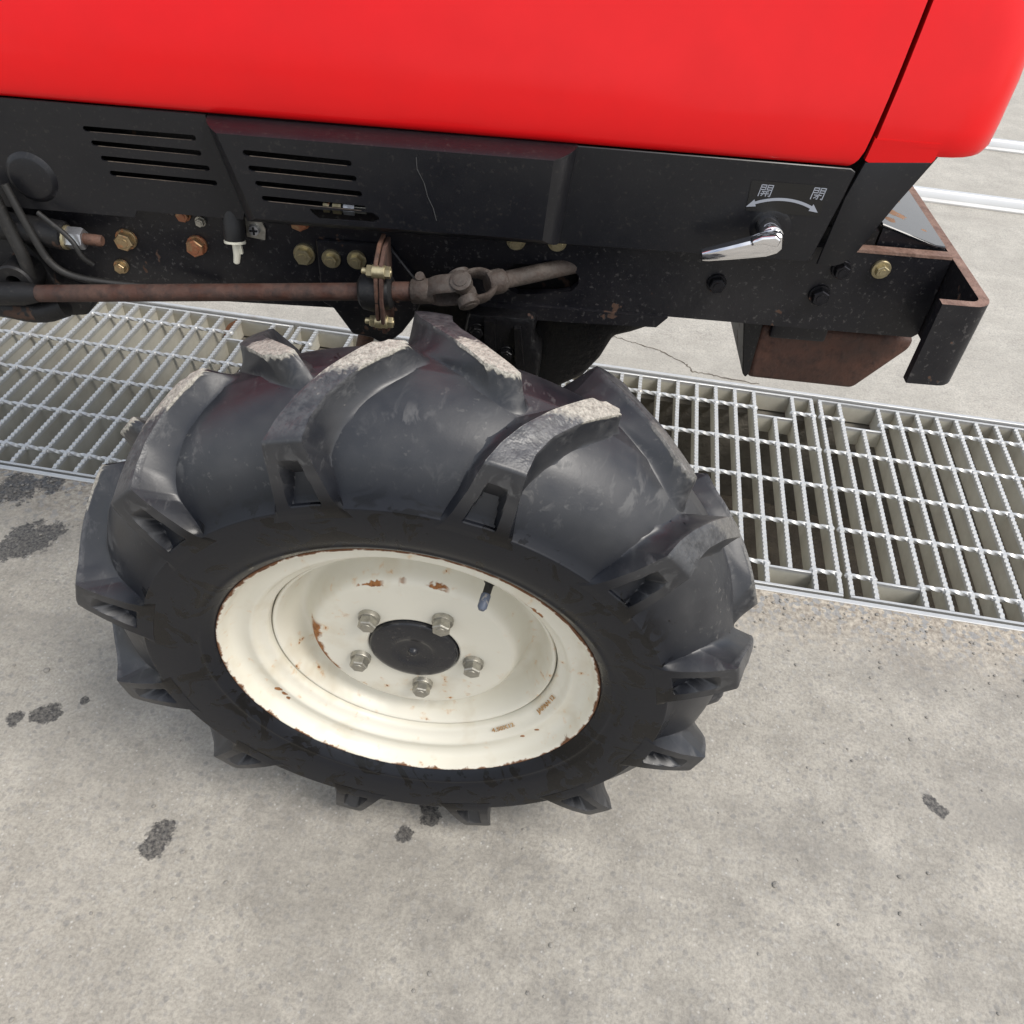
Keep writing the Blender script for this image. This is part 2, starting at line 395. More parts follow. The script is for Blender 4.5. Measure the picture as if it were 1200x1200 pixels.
def hexbolt(name, r, h, washer, mat, parent, loc, dirv=(0, -1, 0), spin=0., shank=0., flange=True):
    """hex head on a washer; the head points along dirv"""
    bm = bmesh.new(); seg = 24
    wr, wh = washer
    circ = lambda rad, z, n=seg, o=0.: [(rad*math.cos(2*math.pi*i/n+o), rad*math.sin(2*math.pi*i/n+o), z) for i in range(n)]
    if wr:
        rings(bm, [circ(wr, -.004), circ(wr, wh*.75), circ(wr*.95, wh)])
    hexa = lambda rad, z: [(rad*math.cos(R(60*i)), rad*math.sin(R(60*i)), z) for i in range(6)]
    V = rings(bm, [hexa(r, wh-.0005), hexa(r, wh+h*.86), hexa(r*.90, wh+h)])
    if flange:
        rings(bm, [circ(r*.55, wh+h-.0004, 12), circ(r*.50, wh+h+.0006, 12)])
    if shank: rings(bm, [circ(shank, wh+h, 12), circ(shank, wh+h+shank*1.2, 12), circ(shank*.8, wh+h+shank*1.5, 12)])
    o = link(name, bm, mat, parent, 30)
    d, u, v_ = frame_of(dirv); m = Matrix((u, v_, d)).transposed().to_4x4() @ Matrix.Rotation(spin, 4, 'Z')
    m.translation = loc; o.matrix_local = m
    return o

# ================================================================ SETTING
YB0, YB1 = .8620, 1.3800          # drain channel between its two edge angles
XT0, XT1 = -1.66, 1.45
def sheet(name, x0, x1, y0, y1, mat, holes=()):
    bm = bmesh.new(); nx, ny = 1, 1
    vs = [bm.verts.new(p) for p in ((x0, y0, 0), (x1, y0, 0), (x1, y1, 0), (x0, y1, 0))]
    bm.faces.new(vs); o = link(name, bm, mat, None, 0); return o
gnd = sheet('ground', -60, 60, -60, YB0-.004, 'concrete_near'); tag(gnd, kind='structure')
far = sheet('pavement', -60, 60, YB1+.004, 80, 'concrete_far'); tag(far, kind='structure')
for x0, x1 in ((-60, XT0), (XT1, 60)):
    tag(sheet('channel_cover_slab', x0, x1, YB0-.004, YB1+.004, 'concrete_far'), kind='structure')
# channel
bm = bmesh.new()
for (p0, p1, p2, p3) in (((XT0, YB0+.024, -.045), (XT1, YB0+.024, -.045), (XT1, YB0+.024, -.30), (XT0, YB0+.024, -.30)),
                         ((XT1, YB1-.024, -.045), (XT0, YB1-.024, -.045), (XT0, YB1-.024, -.30), (XT1, YB1-.024, -.30)),
                         ((XT0, YB0, 0), (XT0, YB1, 0), (XT0, YB1, -.30), (XT0, YB0, -.30)), ((XT1, YB1, 0), (XT1, YB0, 0), (XT1, YB0, -.30), (XT1, YB1, -.30)),
                         ((XT0, YB0-.004, -.045), (XT1, YB0-.004, -.045), (XT1, YB0+.024, -.045), (XT0, YB0+.024, -.045)), ((XT0, YB1-.024, -.045), (XT1, YB1-.024, -.045), (XT1, YB1+.004, -.045), (XT0, YB1+.004, -.045))):
    bm.faces.new([bm.verts.new(p) for p in (p0, p1, p2, p3)])
ch = link('drain_channel', bm, 'channel_concrete', None, 0); tag(ch, kind='structure')
bm = bmesh.new(); nx, ny = 60, 10; V = []
for i in range(nx+1):
    V.append([bm.verts.new((XT0+(XT1-XT0)*i/nx, YB0+(YB1-YB0)*j/ny, -.27+.035*mnoise.noise((i*.35, j*.5, 0)))) for j in range(ny+1)])
for i in range(nx):
    for j in range(ny): bm.faces.new((V[i][j], V[i+1][j], V[i+1][j+1], V[i][j+1]))
link('silt_bed', bm, 'silt', ch, 60)
def edge_angle(y0, y1):
    bm = bmesh.new(); box(bm, XT0, XT1, y0, y1, -.043, .0015); bevel(bm, .0008, 1); return link('edge_angle', bm, 'galvanised', ch)
edge_angle(.8575, .8655); edge_angle(1.3770, 1.3845)
# ---------------------------------------------------------------- gratings
PB, NB = .035907, 29
CY = [1.31990-.1*j for j in range(5)]          # crossing rods
ZT = -.003
GY0, GY1 = .8790, 1.3680
def bar_mesh(y0, y1, teeth=True):
    bm = bmesh.new()
    prof = [(-.0033, ZT), (.0033, ZT), (.0033, ZT-.006), (.0014, ZT-.008), (.0014, ZT-.031), (.0024, ZT-.033), (.0024, ZT-.038), (-.0024, ZT-.038), (-.0024, ZT-.033), (-.0014, ZT-.031), (-.0014, ZT-.008), (-.0033, ZT-.006)]
    rings(bm, [[(x, y, z) for x, z in prof] for y in (y0, y1)])
    if teeth:
        y = y0+.004
        while y < y1-.006:
            b = [(-.0035, y, ZT-.001), (.0035, y, ZT-.001), (.0035, y+.0072, ZT-.001), (-.0035, y+.0072, ZT-.001)]
            t = [(-.0028, y+.0022, ZT+.0022), (.0028, y+.0022, ZT+.0022), (.0028, y+.0050, ZT+.0022), (-.0028, y+.0050, ZT+.0022)]
            b = [bm.verts.new(p) for p in b]; t = [bm.verts.new(p) for p in t]
            for i in range(4): bm.faces.new((b[i], b[(i+1) % 4], t[(i+1) % 4], t[i]))
            bm.faces.new(t); y += .0092
    return bm
def rod_mesh(x0, x1, nodes):
    bm = bmesh.new(); n = max(4, int((x1-x0)/.0045)); rs = []
    for i in range(n+1):
        x = x0+(x1-x0)*i/n; a = 2*math.pi*(x-x0)/(PB*2)
        rs.append([(x,   .0040*math.cos(a+k*math.pi/2), ZT-.0018+.0040*math.sin(a+k*math.pi/2)) for k in range(4)])
    rings(bm, rs)
    for x in nodes:        # weld nodes
        r = .0066; prev = None; rs = [[(x+r*q*math.cos(k*math.pi/4), r*q*.9*math.sin(k*math.pi/4), z) for k in range(8)] for q, z in ((1.1, ZT-.004), (1, ZT-.0004), (.62, ZT+.0018))]
        rings(bm, rs)
    return bm
def make_grating(x0, label):
    g0 = empty('drain_grating'); g0.location = (x0, 0, 0); tag(g0, label, 'grating', 'steel gratings over the drain channel'); return g0
gl = ['galvanised steel drain grating running under the shaft, left of the tyre',
      'galvanised steel drain grating passing behind the tyre, up to the bolted joint',
      'galvanised steel drain grating at the right edge, below the rusty block']
gx = [.400665-28*PB-.01648-28*PB, .400665-28*PB, .417145]
proto = {}
for gi, x0 in enumerate(gx):
    root = make_grating(x0, gl[gi])
    def put(key, name, build, loc=(0, 0, 0)):
        if key not in proto: proto[key] = link(name, build(), 'galvanised', root, 40); o = proto[key]
        else: o = dup(proto[key], root)
        o.location = loc; return o
    for i in range(NB):
        if i in (2, NB-3): put('short', 'bearing_bar', lambda: bar_mesh(CY[4]-.004, CY[0]-.024), (i*PB, 0, 0))
        else: put('bar', 'bearing_bar', lambda: bar_mesh(GY0, GY1), (i*PB, 0, 0))
    for j, y in enumerate(CY):
        if j in (1, 2, 3): put('rod', 'cross_rod', lambda: rod_mesh(-.002, 28*PB+.002, [i*PB for i in range(NB)]), (0, y, 0))
        else:
            put('rodm', 'cross_rod', lambda: rod_mesh(3*PB, 25*PB, [i*PB for i in range(3, 26)]), (0, y, 0))
            for e in (0, 27): put('rods', 'cross_rod', lambda: rod_mesh(-.002, PB+.002, [0, PB]), (e*PB, y, 0))
            for e in (1, 25):
                def pl():
                    bm = bmesh.new(); box(bm, .001, 2*PB-.001, -.0022, .0022, ZT-.036, ZT-.0005); bevel(bm, .0006, 1); return bm
                put('plate', 'corner_plate', pl, (e*PB, y-(.022 if j == 0 else .006), 0))
    for y in (GY0-.0028, GY1+.0028):
        def eb():
            bm = bmesh.new(); box(bm, -.003, 28*PB+.003, -.0024, .0024, ZT-.038, ZT+.0002); bevel(bm, .0006, 1); return bm
        put('end', 'end_bar', eb, (0, y, 0))
# ---------------------------------------------------------------- rails and crack behind
def rail(y, label):
    bm = bmesh.new()
    prof = [(-.030, .0), (-.030, .004), (-.014, .006), (-.011, .022), (-.007, .026), (.007, .026), (.011, .022), (.014, .006), (.030, .004), (.030, 0)]
    rings(bm, [[(x, a, z) for a, z in prof] for x in (-8, 9)])
    o = link('floor_rail', bm, 'rail_metal'); o.location = (0, y, .0005); o.rotation_euler.z = R(-1.3); tag(o, label, 'rail', 'metal rails across the pavement'); return o
rail(2.43, 'bright metal floor rail on the concrete, nearer of two behind the bumper')
rail(2.905, 'thin bright metal rail on the concrete, farther one beside the red nose')
def strip(name, pts, wd, mat, parent, z=.0006):
    bm = bmesh.new(); Lf, Rt = [], []
    for i, (x, y) in enumerate(pts):
        a = Vector(pts[max(i-1, 0)]); b = Vector(pts[min(i+1, len(pts)-1)]); t = (b-a).normalized(); n = Vector((-t.y, t.x)); k = wd*(.4+.9*random.random())/2
        Lf.append(bm.verts.new((x+n.x*k, y+n.y*k, z))); Rt.append(bm.verts.new((x-n.x*k, y-n.y*k, z)))
    for i in range(len(pts)-1): bm.faces.new((Lf[i], Lf[i+1], Rt[i+1], Rt[i]))
    return link(name, bm, mat, parent, 0)
cp = []
key = [(-.02, 1.50), (.043, 1.481), (.104, 1.464), (.156, 1.430), (.178, 1.403), (.235, 1.397), (.31, 1.390)]
for a, b in zip(key, key[1:]):
    for i in range(10):
        t = i/10; cp.append((a[0]+(b[0]-a[0])*t+random.uniform(-.003, .003), a[1]+(b[1]-a[1])*t+random.uniform(-.0028, .0028)))
strip('crack', cp, .0030, 'silt', far)
# loose grit on the concrete near the channel edge
bm = bmesh.new()
for i in range(900):
    if i < 520: x, y = random.uniform(-1.2, 1.2), YB0-.008-abs(random.gauss(0, .05))
    else: x, y = random.uniform(-1.2, 1.1), random.uniform(.05, .84)
    s = random.uniform(.0009, .0026) * (1.5 if random.random() < .06 else 1)
    m = Matrix.Translation((x, y, s*.35)) @ Matrix.Rotation(random.random()*6, 4, 'Z') @ Matrix.Diagonal((s*random.uniform(.8, 1.4), s, s*.6, 1))
    bmesh.ops.create_icosphere(bm, subdivisions=1, radius=1, matrix=m)
g = G('grit'); v = g.world(); g.set(color=g.mix(g.noise(60, 2, .5, v), (.14, .13, .12), (.40, .38, .34)), rough=.9, spec=.1); M['grit'] = g.m
tag(link('grit', bm, 'grit', None, 0), 'loose grit scattered over the near concrete', 'grit', kind='stuff')
# dead leaf caught in the left grating
bm = bmesh.new(); rs = []
for i in range(7):
    t = i/6; wv = .007*math.sin(math.pi*(t*.92+.04)); rs.append([(-wv, .042*t-.02, .004*math.sin(3*t)+.003), (0, .042*t-.02, .004*math.sin(3*t)), (wv, .042*t-.02, .004*math.sin(3*t)+.004)])
rings(bm, rs, False, False); bmesh.ops.solidify(bm, geom=bm.faces, thickness=.0006)
lf = link('dead_leaf', bm, 'leaf_brown'); lf.location = (-.743, 1.352, -.018); lf.rotation_euler = (R(40), R(20), R(-25)); tag(lf, 'curled orange-brown dead leaf caught in the left grating', 'leaf')

# ================================================================ TRACTOR (local: x forward, y away from camera, z up)
PSI = R(5.5); O = Vector((-.124, .404, 0))
trac = empty('tractor'); trac.location = O; trac.rotation_euler.z = PSI
tag(trac, 'compact tractor with red hood, black covers and a ribbed front wheel', 'tractor')
TW = Matrix.Translation(O) @ Matrix.Rotation(PSI, 4, 'Z')
CL = .46       # centre line of the tractor
FB, CB, BB = .28, .262, .24

# ---- front wheel
n_ = Vector((.0572303, -.9976902, -.03659183)); u_ = Vector((.9983588, .05726865, 0)); v_ = Vector((.00209556, -.03653177, .99933029))
WM = Matrix((u_, -n_, v_)).transposed().to_4x4(); WM = WM @ Matrix.Diagonal((1.0112, 1.0112, 1.0112, 1)); WM.translation = (-.12550, .40863, .29953)
wheel = empty('front_wheel', trac); wheel.matrix_local = TW.inverted() @ WM

CAR = [(-.006, .1625), (.002, .1665), (.0075, .1735), (.0090, .1760), (.0088, .1785), (.0112, .1850), (.0130, .1950), (.0142, .2050), (.0148, .2130), (.0151, .2185), (.0151, .2200), (.0150, .2206), (.0146, .2210), (.0138, .2216), (.0090, .2265), (.0035, .2345), (-.0030, .2445), (-.0110, .2555), (-.0225, .2665), (-.042, .2760), (-.065, .2792)]
car = smooth_poly(CAR, 2)
prof = [(r, o) for o, r in car]; prof += [(r, -.13-o) for o, r in reversed(car[:-1])]
bm = bmesh.new(); lathe(bm, prof, 240)
link('tyre', bm, 'rubber_carcass', wheel, 60)

LUGP = [  # t, carcass (off, r), lug (off, r), half width, side slope width, centre angle (deg)
 (0.0, (.0147, .2120), (.0149, .2120), .0260, .0050, 0.4),
 (0.3, (.0149, .2180), (.0157, .2180), .0238, .0045, 0.3),
 (0.5, (.0138, .2212), (.0160, .2225), .0220, .0045, 0.3),
 (1.0, (.0078, .2280), (.0158, .2330), .0196, .0050, 0.2),
 (2.0, (.0015, .2373), (.0138, .2520), .0160, .0060, 0.0),
 (2.7, (-.003, .2443), (.0110, .2680), .0136, .0080, 0.0),
 (3.0, (-.0055, .2478), (.0091, .2755), .0126, .0095, -.1),
 (3.06, (-.006, .2485), (.0078, .2768), .0124, .0098, -.1),
 (4.0, (-.0135, .2582), (-.0070, .2815), .0108, .0135, -1.1),
 (5.0, (-.0235, .2671), (-.0220, .2872), .0100, .0160, -2.9),
 (6.0, (-.043, .2762), (-.0420, .2932), .0102, .0175, -6.4),
 (7.0, (-.062, .2790), (-.0620, .2962), .0112, .0180, -10.6),
 (7.6, (-.074, .2787), (-.0730, .2968), .0118, .0180, -13.0),
 (8.4, (-.089, .2752), (-.0880, .2962), .0118, .0180, -15.6),
]
def lug_at(t):
    for a, b in zip(LUGP, LUGP[1:]):
        if t <= b[0]+1e-9:
            k = (t-a[0])/(b[0]-a[0]); f = lambda x, y: x+(y-x)*k
            return (f(a[1][0], b[1][0]), f(a[1][1], b[1][1])), (f(a[2][0], b[2][0]), f(a[2][1], b[2][1])), f(a[3], b[3]), f(a[4], b[4]), f(a[5], b[5])
def sstep(a, b, x):
    t = min(1, max(0, (x-a)/(b-a))); return t*t*(3-2*t)
def lug_mesh(far_side, seed):
    bm = bmesh.new()
    ts = [i*.06 for i in range(57)] + [3.4+i*.15 for i in range(27)] + [7.5+i*.075 for i in range(13)]
    NW = 72; V = []; sand = []; wear = []; rnd = random.Random(seed)
    for t in ts:
        (co, crr), (lo, lr), hw, sl, ang = lug_at(min(t, 8.4))
        row = []
        sL_ = sl*(1+.35*sstep(3.4, 6.4, t)*(1-.55*sstep(6.2, 7.8, t))); sR_ = sl*.85
        # columns: crowd around the top edge
        xs = []
        for j in range(NW+1):
            q = -1+2*j/NW; a = abs(q); tot = hw+.002+(sR_ if q > 0 else sL_)
            x = hw*(a/.55) if a < .55 else hw + (tot-hw)*((a-.55)/.45)**1.25
            xs.append(math.copysign(x, q))
        for x in xs:
            ax = abs(x); lead = x > 0
            s_ = sR_ if lead else sL_
            uu = 0 if ax <= hw else min(1, (ax-hw)/s_)
            k = (1-uu)**(2.2 if t > 3.2 else 1.2+1.0*sstep(1.8, 3.2, t)) if lead else (1-uu)**(1.2+1.1*sstep(1.8, 3.4, t))
            if ax <= hw: k = 1 - .02*(ax/hw)**10
            # blunt rounded centre end
            te = 7.55 - .25*(x/hw)**2*(1 if ax < hw else 1)
            if t > te:
                ue = min(1, (t-te)/.75); k *= (1-ue)**2.0
            # tapering pocket in the side face
            if .45 < t < 2.75:
                wp = .0118*(1-(t-.5)/2.25*.58)
                m = sstep(wp+.0007, wp-.0009, ax)*sstep(.62, .74, t)*sstep(2.45, 2.30, t)
                k *= 1-.80*m
            sink = .0007*(1-min(1, k*6))
            o_ = co+(lo-co)*k; r_ = crr+(lr-crr)*k - sink
            if t < 2.5: o_ -= sink
            wob = .0007*mnoise.noise((x*90+seed, t*1.1, seed*3.1))*k
            r_ += wob
            if far_side: o_ = -.13-o_
            th = R(ang) - x/max(crr, .2)      # clockwise seen from outside = toward smaller angle
            row.append(bm.verts.new((r_*math.cos(th), -o_, r_*math.sin(th))))
            top = sstep(.80, .93, k)
            sand.append(top*sstep(4.6, 7.2, t)); wear.append(top*sstep(2.9, 3.6, t) )
        V.append(row)
    for a, b in zip(V, V[1:]):
        for i in range(NW): bm.faces.new((a[i], a[i+1], b[i+1], b[i]))
    o = link('tread_lug', bm, 'rubber_lug', wheel, 32)
    for nm, data in (('sand', sand), ('wear', wear)):
        at = o.data.attributes.new(nm, 'FLOAT', 'POINT'); at.data.foreach_set('value', data)
    return o
for far_side in (False, True):
    base = lug_mesh(far_side, 3 if not far_side else 5)
    for k in range(12):
        a = 104.5-30*k - (15 if far_side else 0)
        o = base if k == 0 else dup(base, wheel)
        o.rotation_euler = (0, -R(a), 0)
        up = math.sin(R(a-10))
        s_ = 1.0 if up > .45 else (.75 if up > .1 else .12)
        if math.cos(R(a-10)) > .6: s_ *= .25
        o.color = (s_*random.uniform(.85, 1), random.uniform(.6, 1), 0, 1)

# ---- rim
RIMP = [(.1640, -.0060), (.1664, -.0015), (.1658, .0014), (.1636, .0016), (.1618, -.0010), (.1603, -.0055), (.1585, -.0100), (.1545, -.0130), (.1490, -.0140), (.1440, -.0130), (.1408, -.0126), (.1384, -.0145), (.1362, -.0180), (.1330, -.0203), (.1296, -.0222), (.1280, -.0255), (.1274, -.034), (.1270, -.085), (.1300, -.105), (.1500, -.118), (.1640, -.126)]
rp = smooth_poly(RIMP, 2)
bm = bmesh.new(); lathe(bm, rp, 160)
rim = link('rim', bm, 'rim_cream', wheel, 60)
DISC = [(.1273, -.060), (.1273, -.042), (.1272, -.0310), (.1262, -.0275), (.1235, -.0280), (.1200, -.0350), (.1155, -.0470), (.1095, -.0560), (.1030, -.0560), (.0975, -.0460), (.0930, -.0345), (.0885, -.0297), (.0820, -.0291), (.0600, -.0290), (.0460, -.0290), (.0420, -.0285), (.0405, -.030), (.0400, -.041)]
bm = bmesh.new(); lathe(bm, smooth_poly(DISC, 2), 128)
link('wheel_disc', bm, 'rim_cream', wheel, 60)
HUB = [(r_, o_+.0038) for r_, o_ in [(.0398, -.040), (.0398, -.0315), (.0385, -.0295), (.0330, -.0285), (.0200, -.0280), (.0175, -.0290), (.0150, -.0296), (.0060, -.0296), (.0045, -.0290), (.0035, -.0265), (.0022, -.0258), (.00001, -.0256)]]
bm = bmesh.new(); lathe(bm, smooth_poly(HUB, 1), 64); bmesh.ops.remove_doubles(bm, verts=bm.verts, dist=.0002)
link('hub_cap', bm, 'hub_black', wheel, 40)
for k in range(5):
    a = R(133-72*k)
    hexbolt('wheel_bolt', .0082, .0080, (.0094, .0042), 'zinc_grey', wheel, (.0545*math.cos(a), .0287, .0545*math.sin(a)), (0, -1, 0), random.random())
# valve
bm = bmesh.new(); va = R(60.5); rad = Vector((math.cos(va), 0, math.sin(va))); out = Vector((0, -1, 0))
vp0 = rad*.134+out*-.024; vd = (out*.92-rad*.30).normalized()
tube(bm, [vp0-vd*.01, vp0+vd*.004, vp0+vd*.006, vp0+vd*.018], [.0055, .0050, .0034, .0032], 16)
vs_ = link('valve_stem', bm, 'rubber_hose', wheel)
bm = bmesh.new(); tube(bm, [vp0+vd*.0145, vp0+vd*.0155, vp0+vd*.0255, vp0+vd*.028], [.0036, .0040, .0038, .0022], 16)
link('valve_cap', bm, 'valve_cap_blue', wheel)
# stamped lettering on the rim well
def rim_text(body, a_mid, rad, off, size):
    cu = bpy.data.curves.new('stamp', 'FONT'); cu.body = body; cu.size = size; cu.align_x = 'CENTER'; cu.extrude = .0003
    to = bpy.data.objects.new('stamp', cu); col.objects.link(to)
    dg = bpy.context.evaluated_depsgraph_get(); dg.update(); me = bpy.data.meshes.new_from_object(to.evaluated_get(dg))
    bpy.data.objects.remove(to)
    for v in me.vertices:
        x, y, z = v.co; th = R(a_mid)+x/rad; r_ = rad-y*.62; o_ = off-y*.40+.0010+z
        r_ -= z
        v.co = (r_*math.cos(th), -o_-.0003, r_*math.sin(th))
    me.materials.clear(); me.materials.append(M['stamp_rust'])
    o = bpy.data.objects.new('stamped_lettering', me); col.objects.link(o); o.parent = wheel
mat_rust('stamp_rust', (.42, .24, .10), (.50, .34, .17), (.30, .15, .05))
rim_text('4.50X12', -50, .1345, -.0190, .0080)
rim_text('JAPAN 12', -22, .1345, -.0190, .0080)

# ---- frame rail with its slot
bm = bmesh.new()
slot = [(.052, .538), (.054, .547), (.060, .552), (.080, .5535), (.104, .554), (.114, .551), (.119, .545), (.119, .537), (.113, .530), (.100, .5265), (.080, .524), (.064, .5225), (.055, .527)]
outl = [(-1.2, .592), (-1.2, .470), (-.45, .472), (-.30, .486), (-.10, .492), (.0, .505), (.05, .5125), (.432, .5125), (.4365, .5165), (.4365, .592)]
plate(bm, outl, FB, FB+.009, [slot])
frame = link('frame_rail', bm, 'frame_black', trac, 25)
bm = bmesh.new(); box(bm, .34, .4365, FB-.0006, FB+.0096, .5905, .5932); link('rusty_top_edge', bm, 'rust_edge', frame)
bm = bmesh.new(); plate(bm, [(a, z) for a, z in [(-1.2, .592), (-1.2, .470), (-.10, .492), (.05, .5125), (.432, .5125), (.432, .592)]], 2*CL-FB-.009, 2*CL-FB); link('frame_rail', bm, 'frame_black', trac, 25)
bm = bmesh.new(); plate(bm, [(.03, .5135), (.205, .5135), (.196, .5025), (.12, .500), (.03, .498)], FB-.004, FB+.02); link('lower_flange', bm, 'frame_black', frame, 25)
# bolts on the frame
bolt_list = [(-.294, .545, .0105, 'zinc_rusty', .012), (-.229, .545, .0105, 'copper_bolt', .0115), (-.131, .545, .0098, 'zinc_gold', .0125), (-.105, .546, .0072, 'zinc_gold', .0108), (-.082, .547, .0072, 'zinc_gold', .0108),
             (-.131, .5775, .0098, 'copper_bolt', .0115), (.060, .575, .0075, 'zinc_gold', .0105), (.096, .577, .0075, 'zinc_gold', .0105),
             (.242, .551, .0092, 'black_bolt', .0110), (.335, .548, .0098, 'black_bolt', .0118), (.346, .574, .0085, 'black_bolt', .0105), (.380, .577, .0072, 'zinc_gold', .0105),
             (-.306, .517, .0065, 'zinc_rusty', .0085), (-.235, .5740, .0072, 'copper_bolt', .0085), (-.221, .5685, .0050, 'zinc_grey', .0062)]
for a, z, r_, m_, wr in bolt_list:
    hexbolt('bolt', r_*.80, r_*.64, (wr*.80, .0028), m_, frame, (a, FB-(.006 if -.12 < a < -.05 and z < .56 else 0), z), (0, -1, 0), random.random()*2)
# clip with cross-head screw
bm = bmesh.new(); plate(bm, [(-.181, .558), (-.165, .556), (-.163, .566), (-.166, .575), (-.180, .576)], FB-.0022, FB-.0002); clip = link('clip', bm, 'zinc_grey', frame, 25)
bm = bmesh.new(); cyl(bm, (-.173, FB-.002, .5655), (-.173, FB-.0055, .5655), .0052, .0045, 16); link('screw', bm, 'steel_bright', clip)
bm = bmesh.new(); box(bm, -.1766, -.1694, FB-.0061, FB-.005, .5647, .5663); box(bm, -.1738, -.1722, FB-.0062, FB-.005, .5619, .5691); link('screw_recess', bm, 'gap_black', clip)
# breather plug
bm = bmesh.new(); tube(bm, [(-.187, .272, .590), (-.187, .268, .575), (-.187, .264, .562), (-.187, .2635, .5605)], [.0092, .0095, .0092, .0085], 20); plug = link('breather_cap', bm, 'plastic_black', trac)
bm = bmesh.new(); tube(bm, [(-.187, .2636, .5610), (-.187, .263, .5585), (-.187, .2628, .5580)], [.0094, .0094, .0050], 20)
tube(bm, [(-.1865, .263, .559), (-.1870, .2625, .548), (-.1885, .262, .5405), (-.1887, .262, .5393)], [.0034, .0032, .0028, .0016], 12); box(bm, -.1840, -.1816, .2615, .2645, .549, .559)
link('white_spout', bm, 'white_plastic', plug)

# ---- bearing bracket and steering shaft
bm = bmesh.new(); plate(bm, [(-.118, .562), (-.118, .500), (-.108, .494), (-.103, .486), (-.092, .468), (-.074, .4655), (-.066, .461), (-.056, .4625), (-.044, .474), (-.030, .495), (-.020, .520), (-.052, .562)], FB-.006, FB-.0006); bevel(bm, .0012, 1); brk = link('bearing_bracket', bm, 'frame_black', trac, 25)
bm = bmesh.new()
pl3 = lambda y, z, x: (x, y, z)
fl = [(.262, .580), (.240, .581), (.222, .574), (.217, .560), (.2145, .545), (.216, .525), (.220, .509), (.238, .501), (.262, .503)]
plate(bm, fl, -.0556, -.0521, (), pl3); bevel(bm, .0006, 1); link('flange_plate', bm, 'rust_brown', brk, 25)
bm = bmesh.new(); plate(bm, [(y-.001, z-.002) for y, z in fl], -.0512, -.0478, (), pl3); bevel(bm, .0006, 1); link('flange_plate', bm, 'rust_shaft', brk, 25)
A0, A1 = Vector((-.40, .232, .506)), Vector((-.018, .232, .5445)); dA = (A1-A0).normalized()
bm = bmesh.new(); cpt = A0+dA*.345
tube(bm, [cpt-dA*.0145, cpt-dA*.012, cpt-dA*.0035, cpt+dA*.004, cpt+dA*.0125, cpt+dA*.015], [.0115, .0150, .0172, .0172, .0150, .0115], 28); link('bearing_housing', bm, 'dark_iron', brk)
for z in (.565, .517):
    for sx, x in ((-1, -.0556), (1, -.0478)):
        hexbolt('flange_bolt', .0052, .0048, (.0058, .0016), 'zinc_gold', brk, (x, .222, z), (sx, 0, 0), random.random(), .0028 if sx < 0 else 0)
bm = bmesh.new()
tube(bm, [A0, A0+dA*.05, A0+dA*.34], [.0074, .0076, .0076], 24); shaft = link('steering_shaft', bm, 'rust_shaft', trac)
bm = bmesh.new(); tube(bm, [A0-dA*.03, A0+dA*.022, A0+dA*.036], [.0105, .0105, .0078], 24); link('shaft_boot', bm, 'dark_iron', shaft)
bm = bmesh.new(); tube(bm, [A0+dA*.33, A0+dA*.374, A0+dA*.376], [.0082, .0082, .0072], 24); link('shaft_end', bm, 'rust_shaft', shaft)
# universal joint: two yokes at right angles and a cross
def yoke(hub0, hub1, cen, p, mat, name, clamp):
    bm = bmesh.new(); hub0, hub1, cen, p = map(Vector, (hub0, hub1, cen, p)); ax = (cen-hub0).normalized(); p = (p-ax*p.dot(ax)).normalized(); q = ax.cross(p)
    tube(bm, [hub0, hub0+(hub1-hub0)*.06, hub1, hub1+ax*.002], [.0098, .0108, .0108, .009], 20)
    for s in (1, -1):
        e = cen+p*s*.0118
        pts = smooth_poly([tuple(hub1-ax*.004+p*s*.005), tuple(hub1+ax*.004+p*s*.0108), tuple(hub1+ax*.010+p*s*.0122), tuple(e-ax*.002), tuple(e+ax*.004)], 2)
        tube(bm, pts, [(.0088, .0030)]*len(pts), 14, True, tuple(q))
        tube(bm, [e-p*s*.0042, e-p*s*.0036, e+p*s*.0036, e+p*s*.0044], [.0084, .0094, .0094, .0082], 20)
    if clamp:
        c_ = hub0+ax*.009-q*.0088; tube(bm, [c_+p*.010, c_-p*.010], .0042, 10)
    j = link(name, bm, mat, shaft, 45)
    bm = bmesh.new()
    for s in (1, -1):
        e = cen+p*s*.0118; tube(bm, [e+p*s*.003, e+p*s*.0052, e+p*s*.0056], [.0062, .0062, .0050], 16)
    tube(bm, [cen-p*.014, cen+p*.014], .0050, 12); link('bearing_cap', bm, 'joint_iron', shaft, 45)
UC = Vector((.0195, .231, .5510)); p1 = Vector((0, -.55, .83)); p2 = Vector((0, -.83, -.55))
yoke(A0+dA*.376, A0+dA*.394, UC, p1, 'joint_iron', 'joint_yoke', True)
B1 = Vector((.128, .296, .5525)); dB = (B1-UC).normalized()
yoke(UC+dB*.036, UC+dB*.024, UC, p2, 'joint_iron', 'joint_yoke', False)
bm = bmesh.new(); tube(bm, [UC+dB*.034, UC+dB*.038, UC+dB*.040, B1, B1+dB*.1], [.0100, .0100, .0076, .0076, .0076], 20); link('drive_shaft', bm, 'joint_iron', shaft)

# ---- inner engine mass so that slots and gaps look into real dark depth
bm = bmesh.new(); box(bm, -1.2, .30, FB+.03, 2*CL-FB-.03, .50, .70); box(bm, .301, .352, FB+.012, 2*CL-FB-.012, .607, .69); box(bm, .301, .371, FB+.010, 2*CL-FB-.010, .56, .606); box(bm, -1.2, -.47, FB-.005, 2*CL-FB, .46, .56)
link('engine_block', bm, 'dark_iron', trac, 25)

